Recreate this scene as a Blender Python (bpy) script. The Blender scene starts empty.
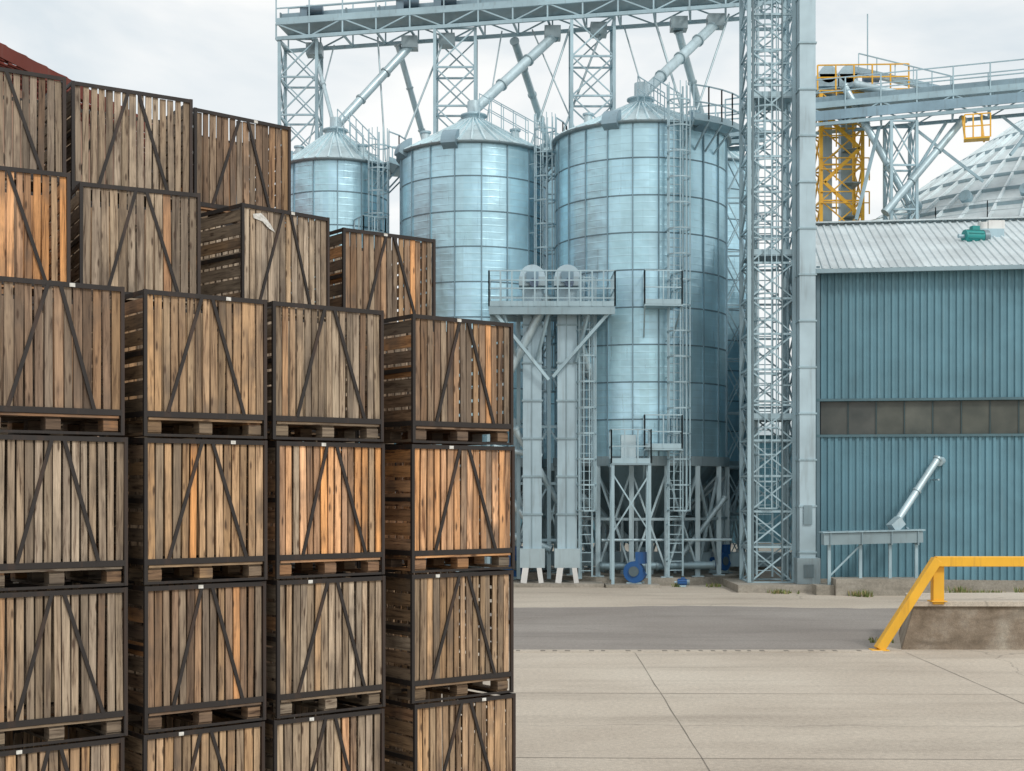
import bpy, math, random
from mathutils import Vector, Matrix
R = random.Random(7)
sc = bpy.context.scene
sc.view_settings.view_transform = 'Standard'
sc.view_settings.look = 'None'
sc.view_settings.exposure = 0
COL = sc.collection

# ------------------------------------------------------------ mesh builder
class MB:
    def __init__(s):
        s.v=[]; s.f=[]; s.m=[]; s.c=[]; s.s=[]
    def add(s, vs, fs, mat=0, col=(1,1,1), smooth=False):
        o=len(s.v); s.v.extend([tuple(p) for p in vs])
        for i,f in enumerate(fs):
            s.f.append(tuple(o+k for k in f)); s.m.append(mat)
            s.c.append(col[i] if isinstance(col,list) else col); s.s.append(smooth)
    def box(s,x0,x1,y0,y1,z0,z1,mat=0,col=(1,1,1)):
        vs=[(x0,y0,z0),(x1,y0,z0),(x1,y1,z0),(x0,y1,z0),(x0,y0,z1),(x1,y0,z1),(x1,y1,z1),(x0,y1,z1)]
        s.add(vs,[(0,3,2,1),(4,5,6,7),(0,1,5,4),(1,2,6,5),(2,3,7,6),(3,0,4,7)],mat,col)
    def beam(s,p,q,w,h=None,mat=0,col=(1,1,1),up=None):
        if h is None: h=w
        p=Vector(p); q=Vector(q); d=(q-p)
        if d.length<1e-6: return
        d.normalize()
        u=Vector(up) if up else (Vector((0,0,1)) if abs(d.z)<0.95 else Vector((0,1,0)))
        a=d.cross(u).normalized(); b=a.cross(d).normalized()
        vs=[]
        for e in (p,q):
            for sx,sy in ((-1,-1),(1,-1),(1,1),(-1,1)):
                vs.append(e+a*(sx*w/2)+b*(sy*h/2))
        s.add(vs,[(3,2,1,0),(4,5,6,7),(0,1,5,4),(1,2,6,5),(2,3,7,6),(3,0,4,7)],mat,col)
    def tube(s,p,q,r,n=12,mat=0,col=(1,1,1),r2=None,cap=True):
        if r2 is None: r2=r
        p=Vector(p); q=Vector(q); d=(q-p).normalized()
        u=Vector((0,0,1)) if abs(d.z)<0.95 else Vector((0,1,0))
        a=d.cross(u).normalized(); b=a.cross(d).normalized()
        vs=[]
        for e,rr in ((p,r),(q,r2)):
            for i in range(n):
                t=2*math.pi*i/n
                vs.append(e+a*(math.cos(t)*rr)+b*(math.sin(t)*rr))
        s.add(vs,[(i,(i+1)%n,n+(i+1)%n,n+i) for i in range(n)],mat,col,True)
        if cap:
            s.add(vs[:n],[tuple(range(n))[::-1]],mat,col); s.add(vs[n:],[tuple(range(n))],mat,col)
    def lathe(s,prof,n,cx=0,cy=0,mat=0,col=(1,1,1),smooth=True,colf=None):
        vs=[]
        for r,z in prof:
            for i in range(n):
                t=2*math.pi*i/n
                vs.append((cx+math.sin(t)*r,cy-math.cos(t)*r,z))
        fs=[];cs=[]
        for k in range(len(prof)-1):
            for i in range(n):
                j=(i+1)%n
                fs.append((k*n+i,k*n+j,(k+1)*n+j,(k+1)*n+i))
                cs.append(colf(k,i) if colf else col)
        s.add(vs,fs,mat,cs,smooth)
    def build(s,name,mats,parent=None,loc=(0,0,0),rz=0):
        me=bpy.data.meshes.new(name); me.from_pydata(s.v,[],s.f)
        for m in mats: me.materials.append(m)
        me.polygons.foreach_set('material_index',s.m)
        me.polygons.foreach_set('use_smooth',s.s)
        ca=me.color_attributes.new('Col','FLOAT_COLOR','CORNER')
        arr=[]
        for p in me.polygons:
            c=s.c[p.index]
            arr.extend((c[0],c[1],c[2],1.0)*p.loop_total)
        ca.data.foreach_set('color',arr)
        me.update()
        ob=bpy.data.objects.new(name,me); COL.objects.link(ob)
        ob.location=loc; ob.rotation_euler=(0,0,rz)
        if parent: ob.parent=parent
        return ob
def empty(name,loc=(0,0,0),rz=0):
    e=bpy.data.objects.new(name,None); COL.objects.link(e); e.location=loc; e.rotation_euler=(0,0,rz); e.empty_display_size=.3
    return e

# ------------------------------------------------------------ materials
class NT:
    def __init__(s,name):
        s.mat=bpy.data.materials.new(name); s.mat.use_nodes=True
        s.n=s.mat.node_tree.nodes; s.l=s.mat.node_tree.links
        s.b=s.n['Principled BSDF']
    def node(s,t,**k):
        x=s.n.new(t)
        for a,b in k.items(): setattr(x,a,b)
        return x
    def coords(s,scale=(1,1,1),offs=None,kind='Object'):
        tc=s.node('ShaderNodeTexCoord'); mp=s.node('ShaderNodeMapping'); mp.inputs['Scale'].default_value=scale
        src=tc.outputs[kind]
        if offs is not None:
            ad=s.node('ShaderNodeVectorMath',operation='ADD'); s.l.new(src,ad.inputs[0]); s.l.new(offs,ad.inputs[1]); src=ad.outputs[0]
        s.l.new(src,mp.inputs['Vector']); return mp.outputs[0]
    def noise(s,vec,scale=5,detail=4,rough=.5,dist=0):
        x=s.node('ShaderNodeTexNoise'); x.inputs['Scale'].default_value=scale; x.inputs['Detail'].default_value=detail
        x.inputs['Roughness'].default_value=rough; x.inputs['Distortion'].default_value=dist
        s.l.new(vec,x.inputs['Vector']); return x.outputs['Fac']
    def rng(s,v,a,b,c,d):
        x=s.node('ShaderNodeMapRange'); s.l.new(v,x.inputs[0])
        for i,k in enumerate((a,b,c,d)): x.inputs[i+1].default_value=k
        return x.outputs[0]
    def ramp(s,v,stops):
        x=s.node('ShaderNodeValToRGB'); e=x.color_ramp.elements
        while len(e)<len(stops): e.new(.5)
        for i,(p,c) in enumerate(stops): e[i].position=p; e[i].color=(*c,1)
        s.l.new(v,x.inputs[0]); return x.outputs[0]
    def mix(s,a,b,fac,mode='MIX'):
        x=s.node('ShaderNodeMix',data_type='RGBA',blend_type=mode)
        for sock,val in ((x.inputs[0],fac),(x.inputs[6],a),(x.inputs[7],b)):
            if hasattr(val,'links'): s.l.new(val,sock)
            elif isinstance(val,(int,float)): sock.default_value=val
            else: sock.default_value=(*val,1)
        return x.outputs[2]
    def attr(s):
        x=s.node('ShaderNodeAttribute',attribute_name='Col'); return x.outputs['Color']
    def set(s,name,v):
        if hasattr(v,'links'): s.l.new(v,s.b.inputs[name])
        else: s.b.inputs[name].default_value=v if isinstance(v,(int,float)) else (*v,1)
    def bump(s,h,strength=.3,dist=.02):
        x=s.node('ShaderNodeBump'); x.inputs['Strength'].default_value=strength; x.inputs['Distance'].default_value=dist
        s.l.new(h,x.inputs['Height']); s.l.new(x.outputs[0],s.b.inputs['Normal'])

def metal(name,col,metallic=.5,rough=.42,dirt=(.12,.10,.08),dirtamt=.35,dent=0):
    t=NT(name)
    v=t.coords(); n1=t.noise(v,.7,3,.6); n2=t.noise(t.coords((3,3,.25)),2.5,3,.6)
    c=t.mix(tuple(k*.82 for k in col),tuple(min(1,k*1.14) for k in col),t.rng(n1,.3,.7,0,1))
    c=t.mix(c,t.attr(),1.0,'MULTIPLY')
    c=t.mix(c,dirt,t.rng(n2,.55,.8,0,dirtamt))
    t.set('Base Color',c); t.set('Metallic',metallic)
    t.set('Roughness',t.rng(n2,.3,.7,rough+.08,rough-.06))
    if dent: t.bump(t.noise(t.coords((1,1,1.6)),1.1,2,.5),dent,.12)
    return t.mat
M_shell=metal('galvanized_silo_sheet',(.50,.755,.86),.6,.33,dirt=(.24,.36,.42),dirtamt=.35,dent=.30)
M_roof=metal('silo_roof_sheet',(.60,.73,.77),.4,.42)
M_steel=metal('galvanized_steel',(.38,.52,.58),.35,.45)
M_steeld=metal('galvanized_steel_dark',(.20,.30,.35),.4,.5)  # darker steel tone for silo bands, stiffeners, warehouse trim and mullions
M_leg=metal('galvanized_leg_steel',(.46,.59,.64),.25,.45)
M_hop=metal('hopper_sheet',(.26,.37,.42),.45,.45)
M_pipe=metal('spout_pipe',(.50,.63,.68),.35,.4)
M_wall=metal('teal_cladding',(.135,.28,.345),.1,.5,dirt=(.15,.24,.27),dirtamt=.45)
M_wroof=metal('light_roof_sheet',(.58,.65,.67),.2,.5,dirt=(.3,.3,.28))
M_yel=metal('yellow_paint',(.82,.44,.03),0,.45,dirt=(.28,.13,.04),dirtamt=.5)
M_blue=metal('blue_paint',(.015,.10,.30),0,.45)
M_green=metal('green_paint',(.02,.28,.27),0,.45)
M_white=metal('white_paint',(.75,.75,.73),0,.6)
M_black=metal('black_steel_frame',(.026,.021,.019),.15,.6,dirt=(.10,.05,.028),dirtamt=.55)
M_red=metal('red_roof_tile',(.22,.045,.03),0,.7)
M_brick=metal('brick_wall_render',(.35,.22,.16),0,.85)

def wood(name,scale,):
    t=NT(name)
    at=t.attr()
    oi=t.node('ShaderNodeObjectInfo')
    sc1=t.node('ShaderNodeVectorMath',operation='SCALE'); t.l.new(at,sc1.inputs[0]); sc1.inputs['Scale'].default_value=60
    cb=t.node('ShaderNodeCombineXYZ'); 
    mu=t.node('ShaderNodeMath',operation='MULTIPLY'); t.l.new(oi.outputs['Random'],mu.inputs[0]); mu.inputs[1].default_value=40
    t.l.new(mu.outputs[0],cb.inputs[0]); t.l.new(mu.outputs[0],cb.inputs[2])
    ad=t.node('ShaderNodeVectorMath',operation='ADD'); t.l.new(sc1.outputs[0],ad.inputs[0]); t.l.new(cb.outputs[0],ad.inputs[1])
    v=t.coords(scale,ad.outputs[0])
    g=t.noise(v,1.0,5,.68,.6)
    c=t.mix(at,t.ramp(g,[(.33,(.26,.20,.16)),(.46,(.86,.82,.77)),(.68,(1.42,1.38,1.30))]),1.0,'MULTIPLY')
    c=t.mix(c,t.ramp(oi.outputs['Random'],[(0,(.80,.78,.77)),(.5,(1.0,.97,.93)),(1,(1.10,1.10,1.10))]),1.0,'MULTIPLY')
    v2=t.coords((1,1,.8),ad.outputs[0])
    big=t.noise(v2,2.4,3,.6)
    c=t.mix(c,(.105,.082,.064),t.rng(big,.49,.70,0,.68))
    vo=t.node('ShaderNodeTexVoronoi'); vo.inputs['Scale'].default_value=1.0
    t.l.new(t.coords(tuple(k*.35+3 for k in scale),ad.outputs[0]),vo.inputs['Vector'])
    c=t.mix(c,(.06,.032,.018),t.rng(vo.outputs['Distance'],.09,.2,.85,0))
    t.set('Base Color',c); t.set('Roughness',.8)
    return t.mat
M_woodv=wood('weathered_board_vertical',(34,34,2.2))
M_woodh=wood('weathered_board_horizontal',(2.5,2.5,34))

def ground_mat(name,c1,c2,c3,crack=.5,sc=1.0,cs=.09):
    t=NT(name); v=t.coords((1,1,1))
    a=t.noise(v,.12*sc,5,.62); b=t.noise(t.coords((.25,1.6,1)),.5*sc,4,.6,.4); f=t.noise(v,14,4,.7); g=t.noise(v,70,2,.6)
    c=t.ramp(a,[(.32,c1),(.5,c2),(.7,c3)])
    c=t.mix(c,tuple(k*.66 for k in c1),t.rng(b,.50,.76,0,.6))
    c=t.mix(c,t.ramp(f,[(.3,(.76,.76,.76)),(.7,(1.16,1.15,1.13))]),.85,'MULTIPLY')
    c=t.mix(c,t.ramp(g,[(.35,(.74,.74,.74)),(.65,(1.18,1.18,1.18))]),.75,'MULTIPLY')
    if crack:
        vo=t.node('ShaderNodeTexVoronoi',feature='DISTANCE_TO_EDGE'); vo.inputs['Scale'].default_value=cs
        dv=t.node('ShaderNodeVectorMath',operation='ADD'); nz=t.node('ShaderNodeTexNoise'); nz.inputs['Scale'].default_value=.8; nz.inputs['Detail'].default_value=4; t.l.new(v,nz.inputs['Vector'])
        t.l.new(v,dv.inputs[0]); t.l.new(nz.outputs['Color'],dv.inputs[1]); t.l.new(dv.outputs[0],vo.inputs['Vector'])
        c=t.mix(c,(.10,.09,.08),t.rng(vo.outputs['Distance'],.0006,.0025,crack,0))
    t.set('Base Color',c); t.set('Roughness',.9); t.bump(f,.4,.01)
    return t.mat
M_ground=ground_mat('dusty_concrete_yard',(.42,.36,.295),(.51,.45,.375),(.59,.535,.455),.35)
M_asph=ground_mat('worn_asphalt',(.23,.205,.185),(.28,.255,.233),(.345,.32,.295),.3)
M_conc=ground_mat('cast_concrete',(.26,.24,.20),(.34,.315,.27),(.42,.39,.34),0,6)
M_concd=ground_mat('stained_concrete',(.15,.115,.08),(.25,.20,.15),(.38,.34,.28),0,9)
t=NT('grimy_glass'); v=t.coords()
t.set('Base Color',t.mix(t.ramp(t.noise(v,1.3,4),[(.3,(.055,.065,.062)),(.7,(.11,.117,.108))]),t.attr(),1.0,'MULTIPLY')); t.set('Roughness',.35); M_glass=t.mat
t=NT('grass_blades'); t.set('Base Color',t.attr()); t.set('Roughness',.8); M_grass=t.mat
t=NT('joint_sealant'); t.set('Base Color',t.mix((.12,.105,.09),(.26,.23,.19),t.noise(t.coords(),3))); t.set('Roughness',.9); M_joint=t.mat
t=NT('paper_label'); t.set('Base Color',t.mix((.75,.74,.70),(.45,.43,.38),t.rng(t.noise(t.coords(),30),.4,.7,0,1))); t.set('Roughness',.8); M_paper=t.mat

# ------------------------------------------------------------ generic parts
def jit(a=.08):
    k=1+R.uniform(-a,a); return (k,k,k)
def lattice(mb,cx,cy,wx,wy,z0,z1,step,lw=.10,bw=.05,mat=0,single=False):
    cs=[(cx-wx/2,cy-wy/2),(cx+wx/2,cy-wy/2),(cx+wx/2,cy+wy/2),(cx-wx/2,cy+wy/2)]
    for c in cs: mb.beam((*c,z0),(*c,z1),lw,lw,mat,jit())
    n=max(1,round((z1-z0)/step)); h=(z1-z0)/n
    for k in range(n+1):
        z=z0+k*h
        for i in range(4):
            a=cs[i]; b=cs[(i+1)%4]
            mb.beam((*a,z),(*b,z),bw*1.1,bw*1.1,mat,jit())
            if k<n:
                if single and k%2: mb.beam((*b,z),(*a,z+h),bw*.85,bw*.7,mat,jit())
                else: mb.beam((*a,z),(*b,z+h),bw,bw*.8,mat,jit())
                if not single: mb.beam((*b,z),(*a,z+h),bw*.85,bw*.7,mat,jit())
def railing(mb,pts,h=1.1,closed=False,step=1.0,w=.045,mat=0,toe=True):
    P=[Vector(p) for p in pts]
    if closed: P.append(P[0])
    for a,b in zip(P[:-1],P[1:]):
        n=max(1,round((b-a).length/step))
        for i in range(n+1):
            p=a.lerp(b,i/n); mb.beam(p,p+Vector((0,0,h)),w,w,mat)
        for f in (.5,1.0): mb.beam(a+Vector((0,0,h*f)),b+Vector((0,0,h*f)),w*.9,w*.9,mat)
        if toe: mb.beam(a+Vector((0,0,.08)),b+Vector((0,0,.08)),.02,.16,mat)
def ladder(mb,x,y,phi,z0,z1,cage=True,mat=0,w=.5,rad=.38):
    o=Vector((math.sin(phi),-math.cos(phi),0)); tg=Vector((math.cos(phi),math.sin(phi),0)); b=Vector((x,y,0))
    for s in (-1,1): mb.beam(b+tg*(s*w/2)+Vector((0,0,z0)),b+tg*(s*w/2)+Vector((0,0,z1)),.06,.05,mat)
    z=z0+.2
    while z<z1:
        mb.beam(b-tg*w/2+Vector((0,0,z)),b+tg*w/2+Vector((0,0,z)),.03,.03,mat); z+=.3
    if cage:
        pts=[]
        for i in range(8):
            a=math.pi*(i/7)*1.25-math.pi*.125
            pts.append(b+tg*(-math.cos(a)*rad)+o*(rad*.75+math.sin(a)*rad))
        z=z0+2.2
        while z<z1+.01:
            for p,q in zip(pts[:-1],pts[1:]): mb.beam(p+Vector((0,0,z)),q+Vector((0,0,z)),.04,.05,mat)
            mb.beam(b-tg*w/2+Vector((0,0,z)),pts[0]+Vector((0,0,z)),.04,.04,mat)
            mb.beam(b+tg*w/2+Vector((0,0,z)),pts[-1]+Vector((0,0,z)),.04,.04,mat)
            z+=.85
        for p in pts[::1]: mb.beam(p+Vector((0,0,z0+2.2)),p+Vector((0,0,z1)),.03,.03,mat)
def pipe(mb,p,q,r,mat=0,fl=1.6):
    p=Vector(p); q=Vector(q); mb.tube(p,q,r,14,mat); L=(q-p).length; d=(q-p)/L
    n=max(1,int(L/fl))
    for i in range(n+1):
        c=p+d*(L*i/n); mb.tube(c-d*.035,c+d*.035,r*1.28,14,mat,(.8,.8,.8))

# ------------------------------------------------------------ silos
def silo(X,Y,Rr,zb,ze,za,lphi=None,hop=True,nseg=60,nst=20,vents=(),platf=None,lz0=None):
    E=empty('grain_silo',(X,Y,0))
    mb=MB(); nr=max(1,round((ze-zb)/1.23)); h=(ze-zb)/nr; tone={}
    def cf(k,i):
        key=(k,(i+(k%2)*1)//3)
        if key not in tone:
            b=R.uniform(.90,1.06); tone[key]=(b*R.uniform(.96,1.01),b,b*R.uniform(.99,1.03))
        return tone[key]
    mb.lathe([(Rr,zb+h*k) for k in range(nr+1)],nseg,mat=0,colf=cf)
    for k in range(nr+1):
        z=zb+h*k
        mb.lathe([(Rr-.01,z-.025),(Rr+.016,z-.02),(Rr+.016,z+.02),(Rr-.01,z+.025)],nseg,mat=1,col=(.72,.74,.76),smooth=False)
    # fine roll-formed ribs between the lap joints
    for k in range(nr):
        for j in (1,2,3,4):
            z=zb+h*k+h*j/5
            mb.lathe([(Rr-.004,z-.035),(Rr+.007,z),(Rr-.004,z+.035)],nseg,mat=0,col=(.97,.97,.97))
    for i in range(nst):
        a=2*math.pi*(i+.37)/nst; s,c=math.sin(a),-math.cos(a)
        mb.beam(((Rr+.02)*s,(Rr+.02)*c,zb),((Rr+.02)*s,(Rr+.02)*c,ze),.038,.05,1,(1.15,1.15,1.17),up=(s,c,0))
    mb.build('shell',[M_shell,M_steeld],E)
    mb=MB()
    nn=nst*2
    def cr(k,i):
        b=[.9,1.03,.97,1.06,.93][(i*7+k)%5]; return (b,b,b)
    mb.lathe([(Rr+.14,ze-.06),(Rr*.5+.2,(ze+za)/2-.02),(.38,za)],nn,mat=0,colf=cr,smooth=False)
    mb.lathe([(Rr+.02,ze-.10),(Rr+.16,ze-.09),(Rr+.16,ze-.02)],nn,mat=1,col=(.7,.7,.7))
    for i in range(nn):
        a=2*math.pi*i/nn; s,c=math.sin(a),-math.cos(a)
        mb.beam(((Rr+.13)*s,(Rr+.13)*c,ze-.03),(.38*s,.38*c,za+.03),.05,.09,0,(1.15,1.15,1.15))
    mb.lathe([(.42,za-.05),(.42,za+.18),(.5,za+.18),(.5,za+.24),(.0,za+.42)],20,mat=1)
    for vp in vents:   # eave-mounted exhaust hoods
        s,c=math.sin(vp),-math.cos(vp); o=Vector((s,c,0)); up=Vector((0,0,1)); tg=Vector((c,-s,0))
        b=Vector((Rr*.93*s,Rr*.93*c,ze-.02)); hw=.27; vs=[]; n=7
        for i in range(n+1):
            a=math.pi/2*i/n
            for sg in (-1,1): vs.append(b+tg*(sg*hw)+o*(.50*math.sin(a))+up*(.46*math.cos(a)-.10*(i/n)))
        base=len(vs)
        for sg in (-1,1): vs.append(b+tg*(sg*hw)-up*.35)
        fs=[(2*i,2*i+1,2*i+3,2*i+2) for i in range(n)]
        fs+= [tuple([base]+[2*i for i in range(n+1)]), tuple([base+1]+[2*i+1 for i in range(n,-1,-1)]), (base,base+1,1,0),(2*n,2*n+1,base+1,base)]
        mb.add(vs,fs,1,(.72,.76,.80))
    for a in (0.9,2.3,3.9,5.2):
        s,c=math.sin(a),-math.cos(a); r=Rr*.72; z=ze+(za-ze)*.3
        mb.tube((r*s,r*c,z-.1),(r*s,r*c,z+.28),.15,12,0); mb.tube((r*s,r*c,z+.28),(r*s,r*c,z+.35),.2,12,1)
    mb.build('roof',[M_roof,M_steel],E)
    if lphi is not None:
        mb=MB(); s,c=math.sin(lphi),-math.cos(lphi); rr=Rr+.25
        z0=zb+.2 if lz0 is None else lz0
        ladder(mb,rr*s,rr*c,lphi,z0,ze+1.1)
        z=z0+.5
        while z<ze:
            for sg in (-.25,.25):
                tx,ty=math.cos(lphi)*sg,math.sin(lphi)*sg
                mb.beam((Rr*s+tx,Rr*c+ty,z),(rr*s+tx,rr*c+ty,z),.04)
            z+=1.23
        pts=[]
        for k in range(5):
            a=lphi+.12+k*.16/Rr*3; pts.append(((Rr+.75)*math.sin(a),-(Rr+.75)*math.cos(a),ze-.05))
        a0,a1=lphi+.12,lphi+.12+4*.16/Rr*3
        for k in range(4):
            b0,b1=a0+(a1-a0)*k/4,a0+(a1-a0)*(k+1)/4
            q=[((Rr+.16)*math.sin(b0),-(Rr+.16)*math.cos(b0)),((Rr+.8)*math.sin(b0),-(Rr+.8)*math.cos(b0)),((Rr+.8)*math.sin(b1),-(Rr+.8)*math.cos(b1)),((Rr+.16)*math.sin(b1),-(Rr+.16)*math.cos(b1))]
            mb.add([(x,y,ze-.12) for x,y in q]+[(x,y,ze-.06) for x,y in q],[(3,2,1,0),(4,5,6,7),(0,1,5,4),(1,2,6,5),(2,3,7,6),(3,0,4,7)])
            mb.beam((Rr*math.sin(b0),-Rr*math.cos(b0),ze-.9),((Rr+.75)*math.sin(b0),-(Rr+.75)*math.cos(b0),ze-.13),.05)
        railing(mb,pts,1.1,step=.6)
        ins=[((Rr+.2)*math.sin(a1),-(Rr+.2)*math.cos(a1),ze-.05),pts[-1]]
        railing(mb,ins,1.1,step=.6)
        if platf:
            for pz in platf:
                a,b=lphi-.33,lphi-.02
                P=[((Rr+.05)*math.sin(a),-(Rr+.05)*math.cos(a)),((Rr+1.0)*math.sin(a),-(Rr+1.0)*math.cos(a)),((Rr+1.0)*math.sin(b),-(Rr+1.0)*math.cos(b)),((Rr+.05)*math.sin(b),-(Rr+.05)*math.cos(b))]
                mb.add([(x,y,pz-.06) for x,y in P]+[(x,y,pz) for x,y in P],[(3,2,1,0),(4,5,6,7),(0,1,5,4),(1,2,6,5),(2,3,7,6),(3,0,4,7)])
                railing(mb,[(x,y,pz) for x,y in P],1.1,step=.5)
                for x,y in P[1:3]: mb.beam((x,y,pz-.05),(x*.78,y*.78,pz-1.0),.05)
        for sg in (-.3,.3):
            tx,ty=math.cos(lphi)*sg,math.sin(lphi)*sg
            a=Vector((Rr*s+tx,Rr*c+ty,ze)); b=Vector((.5*s+tx,.5*c+ty,za))
            for i in range(5):
                p=a.lerp(b,i/4); mb.beam(p,p+Vector((0,0,.9)),.035)
            mb.beam(a+Vector((0,0,.9)),b+Vector((0,0,.9)),.035); mb.beam(a+Vector((0,0,.45)),b+Vector((0,0,.45)),.03)
        mb.build('access_ladder',[M_steel],E)
    if hop:
        mb=MB(); n=16
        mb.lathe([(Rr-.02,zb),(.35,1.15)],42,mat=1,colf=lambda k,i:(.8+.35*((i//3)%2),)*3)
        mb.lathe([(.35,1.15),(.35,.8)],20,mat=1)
        mb.lathe([(Rr-.06,zb-.32),(Rr+.09,zb-.30),(Rr+.09,zb+.02),(Rr-.02,zb+.02)],60,mat=0,col=(.7,.7,.7),smooth=False)
        L=[(Rr*math.sin(2*math.pi*(i+.5)/n),-Rr*math.cos(2*math.pi*(i+.5)/n)) for i in range(n)]
        for i in range(n):
            a=L[i]; b=L[(i+1)%n]
            mb.beam((*a,.25),(*a,zb-.3),.16,.16,0,jit())
            mb.box(a[0]-.2,a[0]+.2,a[1]-.2,a[1]+.2,.25,.28,0)
            mb.beam((*a,.45),(*b,zb-.5),.09,.07,0,jit()); mb.beam((*b,.45),(*a,zb-.5),.08,.06,0,jit())
            mb.beam((*a,2.2),(*b,2.2),.09,.09,0,(.85,.85,.85))
            a2=Vector((a[0]*.45,a[1]*.45,0)); mb.beam((a2.x,a2.y,.25),(a2.x,a2.y,2.2),.09,.09,0,(.85,.85,.85)); mb.beam((a2.x,a2.y,2.1),(*a,zb-.6),.07,.07,0,(.8,.8,.8))
        mb.build('hopper_frame',[M_leg,M_hop],E)
        mb=MB()
        mb.lathe([(Rr+.55,-.05),(Rr+.55,.25),(0.01,.25)],24,mat=0,smooth=False)
        mb.build('foundation_slab',[M_conc],E)
    return E
silo(4.60,50.0,3.04,4.3,15.6,16.9,.27,vents=(-.42,.62),platf=(9.3,4.55),lz0=.3,nst=22)
silo(-1.42,52.0,2.72,4.3,15.5,16.85,.93,vents=(-1.15,-.28),nst=18,platf=(8.7,))
silo(-6.85,54.3,2.05,4.3,15.6,16.9,.80,vents=(-1.0,),nst=14,platf=(12.2,))
silo(8.0,57.2,1.95,4.3,16.3,17.4,None,nst=14)
silo(1.7,62.0,2.6,4.3,17.0,18.2,None,nst=14)

# large flat-bottom silo behind the warehouse
E=empty('large_grain_silo',(26.7,69,0)); mb=MB(); RB=11.2; ZE=14.6; ZA=22.0
mb.lathe([(RB,ZE*k/12) for k in range(13)],96,mat=0,colf=lambda k,i:(.9+.12*(((i//4)+k)%2),)*3)
for k in range(13): mb.lathe([(RB-.01,ZE*k/12-.04),(RB+.04,ZE*k/12-.03),(RB+.04,ZE*k/12+.03),(RB-.01,ZE*k/12+.04)],96,mat=1)
mb.build('shell',[M_shell,M_steeld],E)
mb=MB(); prof=[(RB+.2,ZE)]
for k in range(1,9): prof.append((RB+.2-(RB-.4)*k/8,ZE+(ZA-ZE)*k/8))
mb.lathe(prof,52,mat=0,smooth=False,colf=lambda k,i:([.9,1.05,.97,1.08][(i*3+k)%4],)*3)
for i in range(52):
    a=2*math.pi*i/52; s,c=math.sin(a),-math.cos(a); mb.beam(((RB+.2)*s,(RB+.2)*c,ZE+.04),(.6*s,.6*c,ZA+.04),.10,.16,0,(1.35,1.35,1.35))
for k in range(1,8):
    r,z=prof[k]; mb.lathe([(r+.05,z-.03),(r+.05,z+.12),(r-.06,z+.16)],52,mat=1,col=(.75,.75,.75))
mb.lathe([(.7,ZA),(.7,ZA+.35),(.8,ZA+.35),(0,ZA+.8)],20,mat=1)
for k in range(9):
    a=-1.0+k*.26; s,c=math.sin(a),-math.cos(a); r=RB-1.4; z=ZE+(ZA-ZE)*.13
    mb.tube((r*s,r*c,z),(r*s,r*c,z+.45),.2,12,0); mb.tube((r*s,r*c,z+.45),(r*s*1.03,r*c*1.03,z+.58),.28,12,1)
pts=[((RB+.3)*math.sin(a),-(RB+.3)*math.cos(a),ZE) for a in [ -1.4+.2*k for k in range(14)]]
railing(mb,pts,.9,step=2,toe=False,w=.035)
mb.build('roof',[M_wroof,M_steel],E)

# ------------------------------------------------------------ top conveyor gantry
G0=Vector((-9.35,57,21.3)); G1=Vector((11.0,53.9,21.75))
def bridge(mb,a,b,w=1.5,h=.55,rail=1.1,trough=True,step=1.4,both=True):
    d=(b-a).normalized(); n=Vector((-d.y,d.x,0)).normalized(); L=(b-a).length; k=max(1,round(L/step)); up=Vector((0,0,1))
    for s in (-1,1):
        o=n*(s*w/2)
        mb.beam(a+o,b+o,.10,.14,0); mb.beam(a+o+up*h,b+o+up*h,.10,.12,0)
        for i in range(k):
            p=a+(b-a)*(i/k)+o; q=a+(b-a)*((i+1)/k)+o
            mb.beam(p,p+up*h,.06,.06,0,jit())
            if i%2: mb.beam(p,q+up*h,.06,.05,0,jit())
            else: mb.beam(p+up*h,q,.06,.05,0,jit())
        railing(mb,[a+o+up*(h+.06),b+o+up*(h+.06)],rail,step=step,w=.05)
    for i in range(k+1):
        p=a+(b-a)*(i/k); mb.beam(p-n*w/2,p+n*w/2,.08,.07,0)
    mb.beam(a+up*(h+.03),b+up*(h+.03),w*.92,.04,0,(.75,.75,.75))
    if trough:
        mb.beam(a+up*(h+.42),b+up*(h+.42),.45,.34,1,(.6,.66,.7))
        for i in range(0,k+1,1):
            p=a+(b-a)*(i/k)+up*(h+.42); mb.beam(p-d*.03,p+d*.03,.52,.42,0,(.6,.6,.6))
E=empty('conveyor_gantry')
mb=MB(); bridge(mb,G0,G1,1.6,.6)
for xx in (-8,-4.1,-2.6,1.6,3.4,6.5,7.9):
    f=(xx-G0.x)/(G1.x-G0.x); p=G0.lerp(G1,f)
    mb.box(p.x-.32,p.x+.32,p.y-.3,p.y+.3,p.z-.55,p.z-.08,1,(.6,.6,.6))
    mb.tube(p+Vector((-.25,-.5,1.15)),p+Vector((.4,-.5,1.15)),.2,12,1,(.25,.3,.36))
    mb.box(p.x-.5,p.x-.2,p.y-.7,p.y-.3,p.z+.7,p.z+1.25,1,(.35,.4,.45))
mb.build('bridge',[M_steel,M_pipe],E)
mb=MB()
lattice(mb,-8.6,57,1.5,1.5,0,21.3,1.5,.12,.065)
lattice(mb,-2.25,56,1.6,1.5,0,21.4,1.5,.12,.065)
lattice(mb,3.15,55.2,1.65,1.5,0,21.6,1.5,.12,.065)
mb.build('support_towers',[M_steel],E)
mb=MB()
pipe(mb,(-4.1,56.2,21.0),(-6.85,54.4,17.3),.17); mb.tube((-6.85,54.35,17.6),(-6.85,54.3,16.9),.22,14)
pipe(mb,(1.65,55.3,21.1),(-1.42,52.1,17.3),.19); mb.tube((-1.42,52.05,17.6),(-1.42,52,16.9),.24,14)
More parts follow.
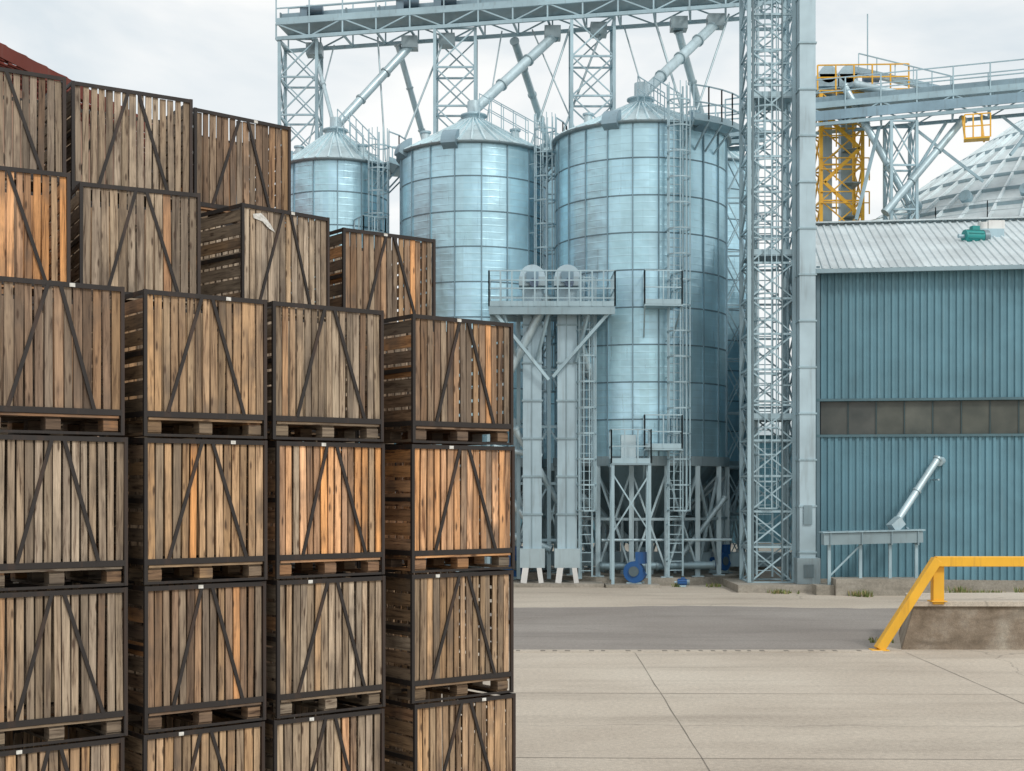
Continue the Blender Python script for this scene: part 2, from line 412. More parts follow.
pipe(mb,(7.9,54.4,21.3),(4.63,50.1,17.3),.19); mb.tube((4.61,50.05,17.7),(4.6,50,16.9),.24,14)
pipe(mb,(6.5,54.7,21.1),(7.9,57.1,17.8),.15)
pipe(mb,(.1,55.6,21.0),(1.6,61.8,18.5),.15)
pipe(mb,(-4.6,56.4,21.1),(-3.3,58.5,16.5),.12)
pipe(mb,(-8.0,56.8,21.0),(-7.0,54.6,17.6),.08)
for a,b,r in (((3.6,55,21.4),(1.8,54.4,16.6),.045),((-2.6,55.8,21.4),(-4.2,55,17.0),.04),((5.6,54.6,21.4),(6.9,53.5,16.4),.05),
              ((2.3,55,21.4),(.6,53.6,16.0),.045),((-.4,55.6,21.4),(-1.0,53,16.9),.03),((8.4,54.2,21.6),(6.4,52,15.9),.04),((-5.4,56.3,21.4),(-5.0,55.4,16.2),.035),
              ((4.4,55,21.4),(5.6,53.5,16.4),.03),((-7.2,56.7,21.2),(-8.4,56,16.0),.03),((0.8,55.4,21.4),(2.6,54.5,16.9),.03)):
    mb.tube(a,b,r,8,0,(.8,.8,.8))
mb.build('spout_pipes',[M_pipe],E)
E=empty('silo_walkway')
mb=MB(); bridge(mb,Vector((5.2,54.2,16.35)),Vector((9.6,53.2,16.35)),1.1,.25,1.1,False,1.0)
lattice(mb,8.6,53.6,1.0,1.0,0,16.3,2.0,.10,.05)
mb.build('walkway',[M_steel],E)

# ------------------------------------------------------------ main elevator tower
E=empty('bucket_elevator_tower')
mb=MB(); lattice(mb,8.22,45.1,1.42,1.5,.25,25,1.15,.12,.06)
ladder(mb,8.1,44.9,0,.4,25,True,0)
for z in (5.4,10.6,15.6,20.4):
    mb.box(7.5,8.94,44.35,45.85,z,z+.05,0,(.7,.7,.7))
    railing(mb,[(7.5,44.36,z+.05),(8.94,44.36,z+.05)],1.05,step=.7)
mb.tube((7.62,44.3,.3),(7.62,44.3,25),.035,8,0,(.5,.5,.5)); mb.tube((8.55,44.3,.3),(8.55,44.3,25),.03,8,0,(.5,.5,.5))
mb.build('lattice_mast',[M_steel],E)
mb=MB(); mb.box(9.0,9.50,43.8,44.4,.9,25,0,(.88,.9,.92))
mb.tube((8.86,44.95,.3),(8.86,44.95,25),.05,10,1)
z=1.2
while z<25:
    mb.box(8.965,9.535,43.765,44.435,z,z+.05,1,(.9,.9,.9)); z+=1.45
mb.box(8.9,9.62,43.66,44.54,.25,1.05,0,(.8,.8,.8)); mb.box(8.9,9.6,43.70,44.5,25,25.8,0)
mb.box(9.1,9.4,43.60,43.66,.45,.85,1,(.5,.5,.5)); mb.box(9.12,9.38,43.74,43.80,2.1,2.7,1,(.6,.6,.6))
for z in (4.2,9.9,15.5,21): mb.beam((8.9,44.4,z),(9.3,44.15,z),.08,.08,1)
mb.build('elevator_leg',[M_pipe,M_steel],E)
mb=MB(); mb.box(7.0,10.1,43.3,46.6,-.05,.24,0); mb.build('foundation_slab',[M_conc],E)

# ------------------------------------------------------------ twin bucket elevators in front
E=empty('twin_bucket_elevator')
mb=MB()
for x0,x1 in ((.36,.98),(1.50,2.14)):
    mb.box(x0,x1,46.2,46.75,.9,10.1,0,(.80,.84,.87))
    z=1.1
    while z<10:
        mb.box(x0-.04,x1+.04,46.16,46.79,z,z+.06,1,(.75,.75,.75)); z+=1.25
    mb.box(x0+.28,x0+.31,46.17,46.2,1.2,9.0,1,(.7,.7,.7))
    mb.box(x0-.1,x1+.1,46.05,46.9,.62,1.25,0,(.8,.8,.8))
    mb.beam((x0+.02,46.02,.12),(x0+.14,46.12,1.0),.20,.05,2,(.85,.85,.85)); mb.beam((x1-.02,46.02,.12),(x1-.14,46.12,1.0),.16,.05,2,(.85,.85,.85))
    c=(x0+x1)/2
    vs=[];n=10
    for i in range(n+1):
        a=math.pi*i/n
        for yy in (46.05,46.9): vs.append((c-math.cos(a)*.42,yy,10.2+math.sin(a)*.40))
    fs=[(2*i,2*i+2,2*i+3,2*i+1) for i in range(n)]+[tuple(range(0,2*n+2,2))[::-1],tuple(range(1,2*n+2,2))]
    mb.add(vs,fs,0,(.85,.87,.9)); mb.box(c-.44,c+.44,46.02,46.93,9.9,10.2,0,(.7,.7,.7))
    mb.box(c-.2,c+.2,45.96,46.03,10.0,10.35,1,(.5,.55,.6))
    mb.tube((c+.05,45.6,9.95),(c+.05,46.03,9.95),.15,12,1,(.4,.4,.5))
mb.build('elevator_legs',[M_pipe,M_steel,M_white],E)
mb=MB()
mb.box(-.75,3.35,45.5,47.6,9.08,9.16,0,(.75,.75,.75)); mb.beam((-.75,45.52,9.0),(3.35,45.52,9.0),.1,.22,0,(.8,.8,.8)); mb.beam((-.75,47.55,9.0),(3.35,47.55,9.0),.1,.2,0)
railing(mb,[(-.75,45.5,9.16),(3.35,45.5,9.16),(3.35,47.6,9.16),(-.75,47.6,9.16)],1.15,True,.36,.05)
mb.beam((-.75,45.5,9.42),(3.35,45.5,9.42),.04,.04,0); mb.beam((-.75,45.5,10.0),(3.35,45.5,10.0),.04,.04,0)
for x in (-.3,1.2,2.5):
    mb.beam((x,45.6,9.0),(x+(.5 if x<1 else -.4),46.1,7.4),.09,.09,0)
for x in (.22,1.24,2.28): mb.beam((x,46.95,.2),(x,46.95,9.05),.13,.13,0,jit())
for z in (1.5,3.4,5.3,7.2):
    mb.beam((.22,46.95,z),(2.28,46.95,z),.09,.09,0)
for i,z in enumerate((1.5,3.4,5.3)):
    mb.beam((.22,47.0,z),(1.24,47.0,z+1.9),.07,.06,0); mb.beam((2.28,47.0,z),(1.24,47.0,z+1.9),.07,.06,0)
mb.beam((1.2,45.95,6.8),(-.6,45.6,9.0),.10,.10,0); mb.beam((1.35,46.0,6.9),(3.2,45.6,9.0),.10,.10,0)
ladder(mb,2.45,46.5,0,.3,10.2,True,0,.42,.33)
lattice(mb,-.35,48.2,.9,.9,.1,5.6,1.1,.10,.05)
mb.build('service_platform',[M_steel],E)
mb=MB()
pipe(mb,(1.2,45.9,9.5),(-.5,46.3,6.3),.15); pipe(mb,(.1,46.4,5.2),(1.6,47.2,2.7),.12); pipe(mb,(1.9,46.9,9.4),(3.3,48.5,5.2),.14)
pipe(mb,(-.9,47.6,3.9),(.5,46.9,2.2),.14); pipe(mb,(-.7,47.4,1.9),(1.3,46.9,1.2),.13)
mb.tube((-.6,46.6,4.6),(1.0,46.6,4.3),.1,10)
mb.build('spouts',[M_pipe],E)
mb=MB(); mb.box(-.6,3.0,45.7,47.8,-.05,.12,0); mb.build('foundation_slab',[M_conc],E)

# ground-level reclaim conveyor, motors, under-silo plant
E=empty('reclaim_conveyor')
mb=MB(); mb.beam((-8,50.6,.75),(10,49.0,.75),.45,.5,0); 
for i in range(13):
    x=-8+i*1.5; y=50.6-1.6*(i/12); mb.beam((x,y,.25),(x,y,.6),.1,.3,1); mb.beam((x-.04,y,.75),(x+.04,y,.75),.55,.58,1,(.7,.7,.7))
pipe(mb,(4.6,49.9,1.0),(2.4,47.4,2.9),.12,1); pipe(mb,(7.3,48.0,2.9),(5.8,47.6,1.0),.09,1); pipe(mb,(3.0,47.3,.6),(6.8,47.2,.65),.13,0)
mb.tube((3.0,46.9,1.5),(7.4,47.2,1.5),.05,10,1)
mb.build('trough',[M_hop,M_leg],E)
def motor(X,Y,z,rz,mat,name='electric_motor',s=1.0):
    mb=MB(); mb.tube((-.35*s,0,0),(.25*s,0,0),.2*s,18,0); mb.tube((.25*s,0,0),(.42*s,0,0),.22*s,18,1,(.5,.5,.5)); mb.tube((-.55*s,0,0),(-.35*s,0,0),.06*s,10,1)
    for k in range(9):
        a=2*math.pi*k/9; mb.beam((-.3*s,.21*s*math.cos(a),.21*s*math.sin(a)),(.22*s,.21*s*math.cos(a),.21*s*math.sin(a)),.015,.03,0,(.7,.7,.7))
    mb.box(-.12*s,.12*s,-.1*s,.1*s,.18*s,.32*s,0); mb.box(-.28*s,.2*s,-.2*s,.2*s,-.3*s,-.2*s,1)
    return mb.build(name,[mat,M_steel],None,(X,Y,z),rz)
def fan(X,Y,z,rz,s=1.0):
    E=empty('aeration_fan',(X,Y,z),rz); mb=MB()
    pts=[]
    n=22
    for yy in (-.16*s,.16*s):
        for i in range(n):
            a=2*math.pi*i/n; r=(.36+.12*i/n)*s; pts.append((math.cos(a)*r,yy,math.sin(a)*r))
    mb.add(pts,[(i,(i+1)%n,n+(i+1)%n,n+i) for i in range(n)]+[tuple(range(n))[::-1],tuple(range(n,2*n))],0)
    mb.tube((0,-.22*s,0),(0,-.16*s,0),.2*s,16,1,(.3,.3,.3)); mb.box(.05*s,.45*s,-.14*s,.14*s,.3*s,.75*s,0)
    mb.tube((0,.16*s,0),(0,.6*s,0),.17*s,14,0); mb.box(-.3*s,.3*s,-.14*s,.55*s,-.55*s,-.42*s,1)
    mb.build('housing',[M_blue,M_steel],E); return E
fan(4.05,46.2,.50,-.3,.85); fan(7.3,48.6,.72,.8,.75); fan(.05,47.6,.62,.5,.85); motor(5.6,45.9,.16,.0,M_blue,s=.5)

E=empty('inspection_platform')
mb=MB(); mb.box(3.25,4.55,45.75,46.7,4.0,4.06,0,(.7,.7,.7)); railing(mb,[(3.25,46.7,4.06),(3.25,45.78,4.06),(4.55,45.78,4.06),(4.55,46.7,4.06)],1.1,False,.43)
mb.beam((3.25,46.7,3.98),(3.25,45.8,3.98),.08,.1,0)
for x in (3.3,4.5): mb.beam((x,45.82,.1),(x,45.82,4.0),.1,.1,0); mb.beam((x,46.65,.2),(x,46.65,4.0),.09,.09,0); mb.beam((x,45.82,.4),(x,46.6,3.8),.05,.05,0)
mb.beam((3.3,45.82,1.8),(4.5,45.82,3.7),.05,.05,0); mb.beam((4.5,45.83,1.8),(3.3,45.83,3.7),.045,.045,0)
mb.box(3.6,4.1,46.2,46.5,4.06,5.0,1)
mb.build('platform',[M_steel,M_pipe],E)
mb=MB(); mb.box(3.05,4.8,45.4,46.35,-.02,.10,0); mb.build('footing',[M_conc],E)

# ------------------------------------------------------------ warehouse
WX,WY,WR=9.74,44.6,math.radians(-8)
E=empty('corrugated_warehouse',(WX,WY,0),WR)
def corr(mb,x0,x1,z0,z1,y,pitch=.22,amp=.055,mat=0,axis='x'):
    n=int((x1-x0)/pitch); prof=[]
    for i in range(n+1):
        b=x0+i*pitch
        for f,d in ((0,0),(.38,0),(.44,-1),(.82,-1),(.88,0)):
            xx=b+f*pitch
            if xx<=x1: prof.append((xx,y+d*amp))
    vs=[];fs=[];cs=[]
    for xx,yy in prof:
        for zz in (z0,z1): vs.append((xx,yy,zz) if axis=='x' else (yy,xx,zz))
    for i in range(len(prof)-1):
        fs.append((2*i,2*i+2,2*i+3,2*i+1)); k=.92+.13*math.sin((prof[i][0]//1.1)*12.9898)**2; cs.append((k,k,k))
    mb.add(vs,fs,mat,cs)
L=20
mb=MB(); corr(mb,0,L,.35,4.86,0); corr(mb,0,L,6.06,10.25,0); corr(mb,0,13,.35,10.25,0,axis='y')
mb.box(.02,L,.05,.25,0.3,4.9,0); mb.box(.02,L,.05,.25,6.0,10.2,0)
mb.add([(.03,.2,10.2),(.03,12.8,10.2),(.03,6.5,12.75)],[(0,1,2)],0)
mb.box(.3,L,12.8,13,0,10.2,0); mb.box(L-.02,L+.1,.1,13,0,10.2,0)
mb.build('walls',[M_wall],E)
mb=MB(); mb.box(-.06,L,-.10,-.02,4.86,4.94,0,(.5,.6,.6)); mb.box(-.06,L,-.10,-.02,6.0,6.08,0,(.5,.6,.6))
mb.box(-.05,.06,-.09,-.03,.35,10.3,0,(.8,.8,.8))
mb.build('trim',[M_steeld],E)
mb=MB(); x=.1
while x<L:
    k=R.uniform(.8,1.2); mb.box(x,x+.83,.06,.075,4.95,5.99,0,(k,k,k*R.uniform(.9,1)))
    mb.box(x+.83,x+.86,.03,.09,4.95,5.99,1,(.30,.33,.31)); x+=.87
mb.build('window_band',[M_glass,M_steeld],E)
mb=MB(); n=int((L+.6)/.26); sl=(12.8-10.25)/6.5
for side in (0,1):
    vs=[];fs=[];cs=[];i=0;xs=[]
    for k in range(n+1):
        for f,d in ((0,0),(.55,0),(.68,1),(.88,1)): xs.append((-.3+(k+f)*.26,d*.045))
    for xx,dz in xs:
        for yy in ((-.35,6.5) if side==0 else (6.5,13.35)):
            vs.append((xx,yy,(12.82-abs(yy-6.5)*sl)+dz))
    for i in range(len(xs)-1):
        k=.94+.1*math.sin((xs[i][0]//1.04)*7.7)**2; fs.append((2*i,2*i+2,2*i+3,2*i+1)); cs.append((k,k,k))
    mb.add(vs,fs,0,cs)
mb.beam((-.3,6.5,12.88),(L,6.5,12.88),.5,.05,0)
mb.beam((-.3,-.43,10.08),(L,-.43,10.08),.14,.13,1,(.8,.8,.8))
mb.beam((-.33,-.35,10.1),(-.33,6.5,12.78),.03,.2,1); mb.beam((-.33,13.3,10.1),(-.33,6.5,12.78),.03,.2,1)
mb.build('roof',[M_wroof,M_steel],E)
mb=MB(); mb.box(-.02,L,-.06,.3,-.05,.36,0); mb.build('plinth',[M_conc],E)
E=empty('screw_conveyor')
mb=MB(); mb.beam((9.45,42.6,1.68),(12.45,42.6,1.76),.42,.34,0,(.6,.63,.64)); mb.beam((9.4,42.6,1.89),(12.5,42.6,1.97),.56,.04,1)
for x in (9.65,10.6,11.5,12.3): mb.beam((x,42.6,.5 if x>9.7 else .3),(x,42.6,1.6),.09,.09,1); mb.beam((x-.02,42.6,1.73),(x+.02,42.6,1.73),.5,.42,1,(.7,.7,.7))
mb.beam((9.65,42.6,.55),(10.6,42.6,1.5),.05,.05,1); mb.beam((12.3,42.6,1.6),(12.3,43.6,2.0),.06,.06,1)
pipe(mb,(11.75,42.9,2.15),(13.3,43.75,4.15),.11,0,.9); mb.beam((11.6,42.8,2.0),(11.9,42.9,2.25),.32,.3,0)
mb.beam((13.2,43.3,3.5),(13.2,44.05,3.5),.05); mb.tube((13.33,43.7,4.05),(13.5,44.0,4.1),.13,12,0)
mb.build('trough',[M_pipe,M_steel],E)
mb=MB(); mb.box(9.75,12.7,42.1,43.1,-.05,.5,0); mb.box(9.2,9.74,42.3,43.0,-.05,.3,0); mb.build('concrete_base',[M_conc],E)
motor(15.6,47.2,11.72,.2,M_green,'roof_gear_motor',1.1)
mb=MB(); mb.box(-.4,.4,-.3,.3,-.35,.05,1); mb.tube((-.2,0,.05),(-.2,0,.3),.2,14,0); mb.box(-.1,.45,-.22,.22,.05,.35,0)
mb.build('roof_fan_unit',[M_white,M_steel],None,(16.3,47.8,12.0),0)

# ------------------------------------------------------------ right-hand conveyor bridge & yellow tower
E=empty('elevated_conveyor_bridge')
mb=MB(); bridge(mb,Vector((13.3,62.2,19.2)),Vector((30.6,57.3,19.6)),1.5,.75,1.15,True,1.5)
mb.beam((13.3,61.35,19.55),(30.6,56.45,19.95),.06,.42,0,(.75,.8,.86))
mb.build('bridge',[M_steel,M_pipe],E)
mb=MB(); lattice(mb,16.9,60.9,1.1,1.1,0,19.1,2,.12,.07); lattice(mb,30.2,56.6,1.1,1.1,0,19.3,2,.12,.07)
for a,b in (((18.8,60.6,19.1),(16.3,60.0,15.2)),((21,60,19.2),(23,58.9,17.0)),((16.0,61,19.0),(14.8,60.2,14.8)),((22.6,59.7,19.2),(21.0,59,17.3)),((17.2,60.8,19.1),(20.2,60,16.4)),((24.5,59.0,19.3),(22.9,58.6,17.4))):
    mb.beam(a,b,.11,.11,0)
mb.build('supports',[M_steel],E)
mb=MB(); pipe(mb,(15.2,62.2,21.2),(19.3,61.2,19.9),.2); pipe(mb,(14.6,61.5,20.9),(17.2,60.6,15.6),.16); pipe(mb,(19.5,60.5,19.2),(15.9,59.6,15.0),.16)
mb.build('spout_pipes',[M_pipe],E)
E=empty('yellow_stair_tower')
mb=MB(); lattice(mb,14.7,63.2,1.85,1.6,0,20.9,1.55,.14,.07,0,False)
for i,z in enumerate((3.4,4.9,6.4,7.9,9.4,10.9,12.4,13.9,15.4,16.9,18.4,19.9)):
    mb.box(14.9,15.6,62.5,63.9,z,z+.05,1,(.6,.6,.6))
    railing(mb,[(13.7,62.3,z+.06),(15.9,62.3,z+.06)],1.0,False,.74,.05,0,False)
    a=(13.9,62.35,z) if i%2 else (15.5,62.35,z); b=(15.5,62.35,z-1.5) if i%2 else (13.9,62.35,z-1.5)
    mb.beam(a,b,.06,.16,0)
railing(mb,[(13.6,62.3,20.98),(17.6,62.1,20.98)],1.1,False,.8,.06,0,False); mb.box(13.6,16.2,62.3,64.2,20.92,20.98,1)
mb.beam((16.2,62.2,20.9),(17.6,62.1,20.9),.5,.08,0)
railing(mb,[(19.2,59.4,18.1),(20.2,59.1,18.1)],1.0,False,.35,.05,0,False); mb.beam((19.2,59.5,18.05),(20.2,59.2,18.05),.6,.07,0)
for x in (19.3,20.1): mb.beam((x,59.6,18.0),(x,60.0,19.2),.07,.07,0)
mb.build('stair_frame',[M_yel,M_steel],E)
mb=MB()
for x in (14.2,15.1):
    mb.box(x-.25,x+.25,63.2,63.7,.3,21.6,0,(.7,.75,.8)); mb.box(x-.42,x+.42,62.8,63.9,21.3,21.85,0,(.7,.75,.8)); mb.tube((x,62.8,21.85),(x,63.9,21.85),.40,16,0,(.75,.8,.84))
mb.tube((15.7,62.6,21.6),(16.4,62.6,21.6),.2,14,1,(.5,.5,.6)); mb.beam((15.3,63,22.1),(19.0,62,20.9),.36,.26,0,(.8,.85,.9))
mb.beam((15.5,62.6,22.7),(19.3,61.6,21.4),.05,.05,1)
for k in range(6):
    f=k/5; p=Vector((15.5,62.6,22.7)).lerp(Vector((19.3,61.6,21.4)),f); mb.beam(p,p-Vector((0,0,.7)),.04,.04,1)
mb.tube((16,63,21.9),(16,63,24.6),.03,6,1)
mb.build('elevator_heads',[M_pipe,M_steel],E)

# ------------------------------------------------------------ background buildings
E=empty('storage_hall',(-6,84,0))
mb=MB(); mb.box(-24,40,0,14,0,6.5,0); corr(mb,-24,40,0,6.5,-.05,.4,.05,0); mb.build('walls',[M_wall],E)
mb=MB(); mb.add([(-24.5,-.6,6.45),(40.5,-.6,6.45),(40.5,7,8.6),(-24.5,7,8.6),(-24.5,14.6,6.45),(40.5,14.6,6.45)],[(0,1,2,3),(3,2,5,4)],0); mb.build('roof',[M_wroof],E)
E=empty('brick_barn',(-17,35,0))
mb=MB(); mb.box(-7,7,0,18,0,12.0,0); mb.add([(-7,0,12.0),(7,0,12.0),(0,0,15.6)],[(0,1,2)],0); mb.add([(-7,18,12.0),(7,18,12.0),(0,18,15.6)],[(2,1,0)],0)
mb.build('walls',[M_brick],E)
mb=MB()
for sg in (-1,1):
    for k in range(26):
        y=-.5+k*.74
        for j in range(16):
            x0=.5*j; x1=x0+.53; z0=16.45-.52*x0; z1=16.45-.52*x1
            c=R.uniform(.7,1.2)
            mb.add([(sg*x0,y,z0),(sg*x1,y,z1+.05),(sg*x1,y+.70,z1+.05),(sg*x0,y+.70,z0),(sg*x1,y,z1-.04),(sg*x1,y+.7,z1-.04),(sg*x0,y,z0-.1)],[(0,1,2,3),(1,4,5,2),(0,6,4,1)],0,(c,c,c))
    mb.beam((0,-.5,16.3),(sg*8,-.5,12.15),.06,.3,0,(.6,.6,.6))
mb.beam((0,-.5,16.5),(0,18.8,16.5),.3,.16,0)
mb.build('tiled_roof',[M_red],E)
mb=MB()
for x in (-4,0,4):
    mb.box(x-.7,x+.7,-.06,.02,3,5,0,(.5,.5,.5)); mb.box(x-.8,x+.8,-.12,-.03,2.85,2.98,1)
mb.build('windows',[M_glass,M_white],E)

# ------------------------------------------------------------ ground
mb=MB(); mb.add([(-1500,-600,0),(1500,-600,0),(1500,2500,0),(-1500,2500,0)],[(0,1,2,3)]); mb.build('ground',[M_ground])
mb=MB(); top=[];bot=[];N=60
for i in range(N+1):
    f=i/N; bot.append((-14+21.3*f,27.85+.05*math.sin(i*1.7)+R.uniform(-.03,.03),.004)); top.append((-14+25.0*f,38.6-.012*i+.35*math.sin(i*.31)+R.uniform(-.12,.12),.004))
mb.add(bot+top,[(i,i+1,N+2+i,N+1+i) for i in range(N)]); mb.build('asphalt_road',[M_asph])
mb=MB(); mb.box(-14,7.3,27.42,27.80,-.02,.012,0,)
x=-4
while x<7.2:
    g=R.uniform(.07,.11); mb.box(x,x+g,27.52,27.70,.006,.015,1); x+=.24+R.choice((0,0,0,.24))
mb.build('trench_drain',[M_ground,M_joint])
# expansion joints in the concrete apron
mb=MB()
def joint(p,q,w):
    p=Vector(p);q=Vector(q);n=24;d=(q-p).normalized();s=Vector((-d.y,d.x)); vs=[]
    for i in range(n+1):
        c=p.lerp(q,i/n)+s*R.uniform(-.008,.008); ww=w*R.uniform(.5,1.2)
        vs+= [(c.x-s.x*ww,c.y-s.y*ww,.004),(c.x+s.x*ww,c.y+s.y*ww,.004)]
    mb.add(vs,[(2*i,2*i+2,2*i+3,2*i+1) for i in range(n)])
for y in (11.5,16.8,22.1): joint((-8,y),(20,y-.6),.009)
for x in (-3.2,2.1,7.4,12.7): joint((x,6),(x+.3,27.40),.008)
mb.build('pavement_joints',[M_joint])

E=empty('concrete_ramp_wall')
mb=MB()
vs=[(7.75,27.9,-.05),(30,27.6,-.05),(30,31.2,-.05),(8.6,31.2,-.05),(8.05,28.0,.86),(30,27.75,.86),(30,31.1,.86),(8.8,31.1,.80)]
mb.add(vs,[(0,1,5,4),(1,2,6,5),(2,3,7,6),(3,0,4,7)],0); mb.build('wall',[M_concd],E)
mb=MB(); mb.add([(8.0,27.93,.86),(30,27.66,.86),(30,31.15,.86),(8.75,31.15,.80),(8.0,27.93,.95),(30,27.66,.95),(30,31.15,.95),(8.75,31.15,.89)],[(4,5,6,7),(0,1,5,4),(1,2,6,5),(2,3,7,6),(3,0,4,7),(3,2,1,0)],0)
mb.build('slab_cap',[M_ground],E)
E=empty('yellow_guard_rail')
mb=MB(); y=28.05
mb.beam((7.27,27.75,.02),(8.45,27.85,1.80),.2,.18,0); mb.beam((8.42,27.85,1.76),(16,27.75,1.76),.18,.2,0); mb.beam((8.50,27.98,.9),(8.50,27.98,1.68),.22,.2,0)
for x in (11.6,14.6): mb.beam((x,27.98,.9),(x,27.98,1.68),.2,.2,0)
mb.box(8.34,8.66,27.82,28.14,.95,.975,0); mb.box(7.1,7.45,27.6,27.9,.0,.025,0)
o=mb.build('rail',[M_yel],E); bv=o.modifiers.new('b','BEVEL'); bv.width=.015; bv.segments=2

mb=MB()
def weeds(x0,x1,y0,y1,n,h):
    cl=[(R.uniform(x0,x1),R.uniform(y0,y1)) for _ in range(max(2,n//14))]
    for i in range(n):
        cx,cy=R.choice(cl); x=cx+R.gauss(0,.16); y=cy+R.gauss(0,.1)
        for k in range(6):
            a=R.uniform(0,6.28); hh=h*R.uniform(.3,1.2); dx,dy=math.cos(a),math.sin(a); w=.010+.01*R.random(); b=(x+dx*.03,y+dy*.03)
            g=R.uniform(.7,1.4); c=(.14*g,.19*g,.05*g) if R.random()<.6 else (.32*g,.26*g,.13*g)
            l=R.uniform(.1,.5)*hh
            mb.add([(b[0]-dy*w,b[1]+dx*w,0),(b[0]+dy*w,b[1]-dx*w,0),(b[0]+dx*l*.4+dy*w*.7,b[1]+dy*l*.4-dx*w*.7,hh*.6),(b[0]+dx*l,b[1]+dy*l,hh)],[(0,1,2),(0,2,3)],0,c)
weeds(10.2,14.8,41.4,42.0,110,.2); weeds(6.6,9.6,42.7,43.2,50,.13); weeds(4.9,7.2,45.4,46.2,30,.13); weeds(12.9,17,42.8,43.5,100,.22); weeds(7.4,7.8,28.1,29.5,14,.09)
weeds(8.8,12,31.4,32.0,30,.15)
mb.build('grass',[M_grass])

# ------------------------------------------------------------ crates
W,D,H=1.14,1.0,1.205
TINT={'orange':((.74,.38,.155),(.62,.31,.12),(.50,.27,.13)),'tan':((.54,.35,.19),(.46,.30,.165),(.40,.29,.185)),
      'grey':((.43,.34,.25),(.36,.28,.20),(.49,.395,.29)),'brown':((.38,.24,.14),(.29,.19,.12),(.34,.255,.18))}
def crate_mesh(kind,seed,torn=False):
    r=random.Random(seed); mb=MB(); T=TINT[kind]
    def tone(dark=1.0):
        a=r.choice(T) if r.random()<.82 else r.choice(r.choice(list(TINT.values()))); k=r.uniform(.60,1.18)*dark; g=r.uniform(0,.3); m=sum(a)/3
        return tuple((c*(1-g)+m*g)*k for c in a)
    def vslats(y,n,x0,x1):
        pw=(x1-x0)/n
        for i in range(n):
            a=x0+pw*i+r.uniform(.002,.014); b=x0+pw*(i+1)-r.uniform(.004,.015); t=.018; dz=r.uniform(-.025,.006); off=r.uniform(-.003,.008); ln=r.uniform(-.006,.006)
            vs=[(a+ln,y+off,.18),(b+ln,y+off,.18),(b+ln,y+t+off,.18),(a+ln,y+t+off,.18),(a-ln,y+off,1.172+dz),(b-ln,y+off,1.172+dz),(b-ln,y+t+off,1.172+dz),(a-ln,y+t+off,1.172+dz)]
            mb.add(vs,[(0,3,2,1),(4,5,6,7),(0,1,5,4),(1,2,6,5),(2,3,7,6),(3,0,4,7)],0,tone())
    vslats(.018,r.choice((13,14,15)),.026,W-.026); vslats(D-.046,14,.026,W-.026)
    n=7; hh=(1.16-.2)/n
    for x in (.02,W-.038):
        for i in range(n):
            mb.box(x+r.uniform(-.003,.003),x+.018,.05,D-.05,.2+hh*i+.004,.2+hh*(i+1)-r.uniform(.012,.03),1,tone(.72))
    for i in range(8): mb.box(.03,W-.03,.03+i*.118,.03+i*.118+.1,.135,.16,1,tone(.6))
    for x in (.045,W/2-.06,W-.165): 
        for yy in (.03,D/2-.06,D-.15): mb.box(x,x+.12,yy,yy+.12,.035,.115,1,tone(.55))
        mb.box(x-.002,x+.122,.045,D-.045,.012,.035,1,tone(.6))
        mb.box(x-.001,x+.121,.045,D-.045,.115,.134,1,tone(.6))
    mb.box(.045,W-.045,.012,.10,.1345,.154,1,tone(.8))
    fw=.030
    for x in (0,W-fw):
        for y in (0,D-fw): mb.box(x,x+fw,y,y+fw,.0,1.192,2)
    for y in (0.002,D-.014):
        mb.box(fw,W-fw,y,y+.012,1.152,1.190,2); mb.box(fw,W-fw,y,y+.012,.158,.205,2); mb.box(fw,W-fw,y+.002,y+.010,.0,.022,2)
    for x in (.002,W-.014):
        mb.box(x,x+.012,fw,D-fw,1.152,1.190,2); mb.box(x,x+.012,fw,D-fw,.158,.205,2); mb.box(x,x+.012,fw,D-fw,.66,.70,2); 
    for y in (.005,D-.005):
        c=W/2
        mb.beam((c-.05,y,1.16),(c-.33+r.uniform(-.03,.03),y,.20),.030,.012,2,up=(0,1,0)); mb.beam((c+.05,y+.001,1.16),(c+.34+r.uniform(-.03,.03),y+.001,.20),.030,.012,2,up=(0,1,0))
    if r.random()<.75: tx=r.uniform(.25,.85); mb.box(tx,tx+.045,-.003,.001,1.155,1.184,3)
    if torn:
        mb.add([(.14,.008,1.10),(.24,.006,1.12),(.30,.002,1.08),(.36,.0,1.02),(.42,.006,.95),(.34,.004,.98),(.26,.008,1.04),(.15,.009,1.06)],[(0,7,6,5,4,3,2,1)],3)
    me=mb.build('wooden_crate',[M_woodv,M_woodh,M_black,M_paper])
    m=me.data; bpy.data.objects.remove(me); return m
meshes={k:[crate_mesh(k,i*13+len(k)) for i in range(5)] for k in TINT}
torn=crate_mesh('grey',99,True)
cnt=[0]
def put(x,y,z,ang,w,kind,mesh=None,j=True):
    cnt[0]+=1
    me=mesh or meshes[kind][cnt[0]%5]
    o=bpy.data.objects.new('wooden_crate',me); COL.objects.link(o)
    jx=R.uniform(-.02,.02) if j else 0; ja=R.uniform(-1.2,1.2) if j else 0
    o.location=(x+jx,y+jx*.5,z+.003); o.rotation_euler=(0,0,math.radians(ang+ja)); o.scale=(w/W,1,.999)
th=37.6; ux,uy=math.cos(math.radians(th)),math.sin(math.radians(th)); ox,oy=-3.89,10.63
cols=[(-1.34,1.14,['grey','tan','brown','grey']),(-.13,1.13,['tan','grey','grey','brown']),(1.14,1.10,['tan','brown','tan','tan']),(2.335,1.11,['grey','grey','orange','grey']),(3.76,1.19,['tan','tan','orange','brown'])]
for s,w,ks in cols:
    for r,k in enumerate(ks): put(ox+ux*s,oy+uy*s,r*H,th,w,k)
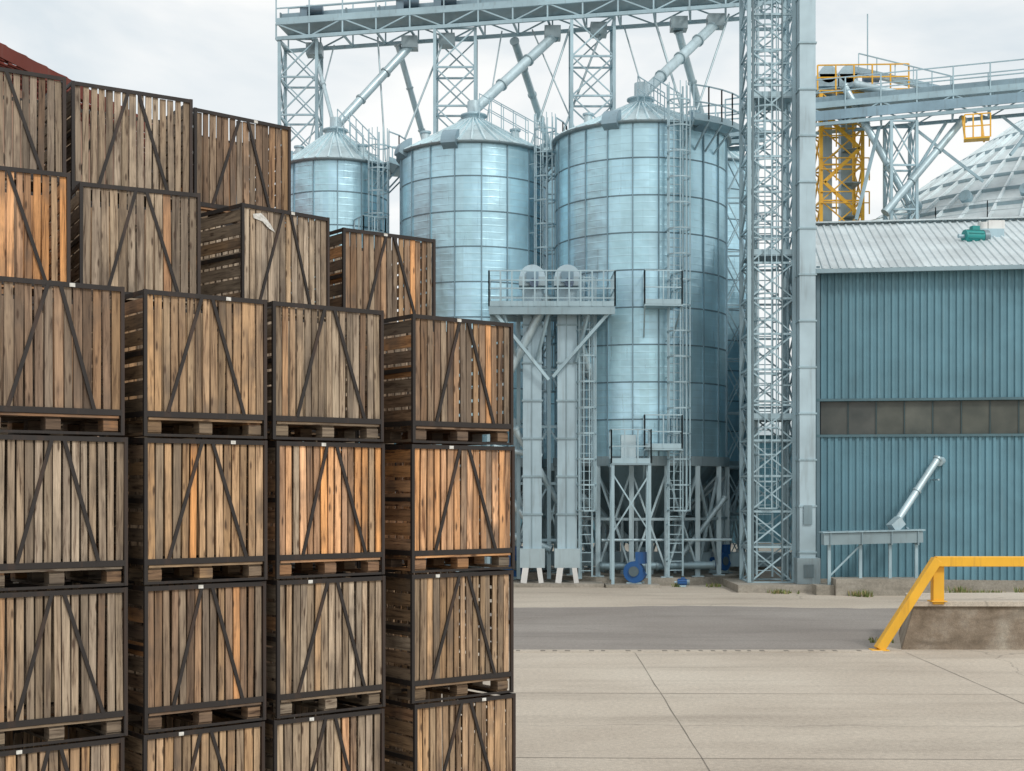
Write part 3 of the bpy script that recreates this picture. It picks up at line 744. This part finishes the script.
second=[(-4.96,11.95,29,1.16,'orange'),(-3.97,12.86,27,1.12,'grey'),(-2.66,13.8,45,1.08,'grey'),(-1.82,15.1,37,1.2,'brown')]
for i,(x,y,a,w,k) in enumerate(second):
    for r in range(5): put(x,y,r*H,a,w,k if r==4 else R.choice(['grey','brown','tan']),torn if (i==2 and r==4) else None,j=False)
third=[(-5.40,13.02,33,1.24,'grey'),(-4.34,13.80,33,1.24,'grey'),(-3.35,14.77,42,1.2,'brown')]
for x,y,a,w,k in third:
    for r in range(6): put(x,y,r*H,a,w,k,j=False)

# ------------------------------------------------------------ world, sun, camera
el=math.radians(42); az=math.radians(145)
wd=bpy.data.worlds.new('World'); sc.world=wd; wd.use_nodes=True; nt=wd.node_tree; n=nt.nodes; l=nt.links
bg=n['Background']; sky=n.new('ShaderNodeTexSky'); sky.sky_type='NISHITA'; sky.sun_disc=False; sky.sun_elevation=el; sky.sun_rotation=az
tc=n.new('ShaderNodeTexCoord'); mp=n.new('ShaderNodeMapping'); mp.inputs['Scale'].default_value=(1,1,2.6); l.new(tc.outputs['Generated'],mp.inputs['Vector'])
nz=n.new('ShaderNodeTexNoise'); nz.inputs['Scale'].default_value=4.2; nz.inputs['Detail'].default_value=6; nz.inputs['Roughness'].default_value=.52; nz.inputs['Distortion'].default_value=.4; l.new(mp.outputs[0],nz.inputs['Vector'])
rp=n.new('ShaderNodeValToRGB'); e=rp.color_ramp.elements; e[0].position=.36; e[0].color=(7.8,8.5,8.9,1); e[1].position=.58; e[1].color=(10.6,10.6,10.4,1); l.new(nz.outputs['Fac'],rp.inputs[0])
mx=n.new('ShaderNodeMix'); mx.data_type='RGBA'; mx.inputs[0].default_value=.92; l.new(sky.outputs[0],mx.inputs[6]); l.new(rp.outputs[0],mx.inputs[7]); l.new(mx.outputs[2],bg.inputs[0]); bg.inputs[1].default_value=.1
sd=bpy.data.lights.new('sun','SUN'); sd.energy=1.5; sd.angle=math.radians(10); sd.color=(1,.96,.90); so=bpy.data.objects.new('sun',sd); COL.objects.link(so)
dv=Vector((math.sin(az)*math.cos(el),math.cos(az)*math.cos(el),math.sin(el))); so.rotation_euler=dv.to_track_quat('Z','Y').to_euler(); so.location=(0,-20,40)
cd=bpy.data.cameras.new('camera'); cd.sensor_width=36; cd.lens=1400/1024*36; cd.shift_y=104.5/1024; cd.clip_end=5000; cd.clip_start=.1
co=bpy.data.objects.new('camera',cd); COL.objects.link(co); co.location=(0,0,3.18); co.rotation_euler=(math.radians(90),0,0); sc.camera=co
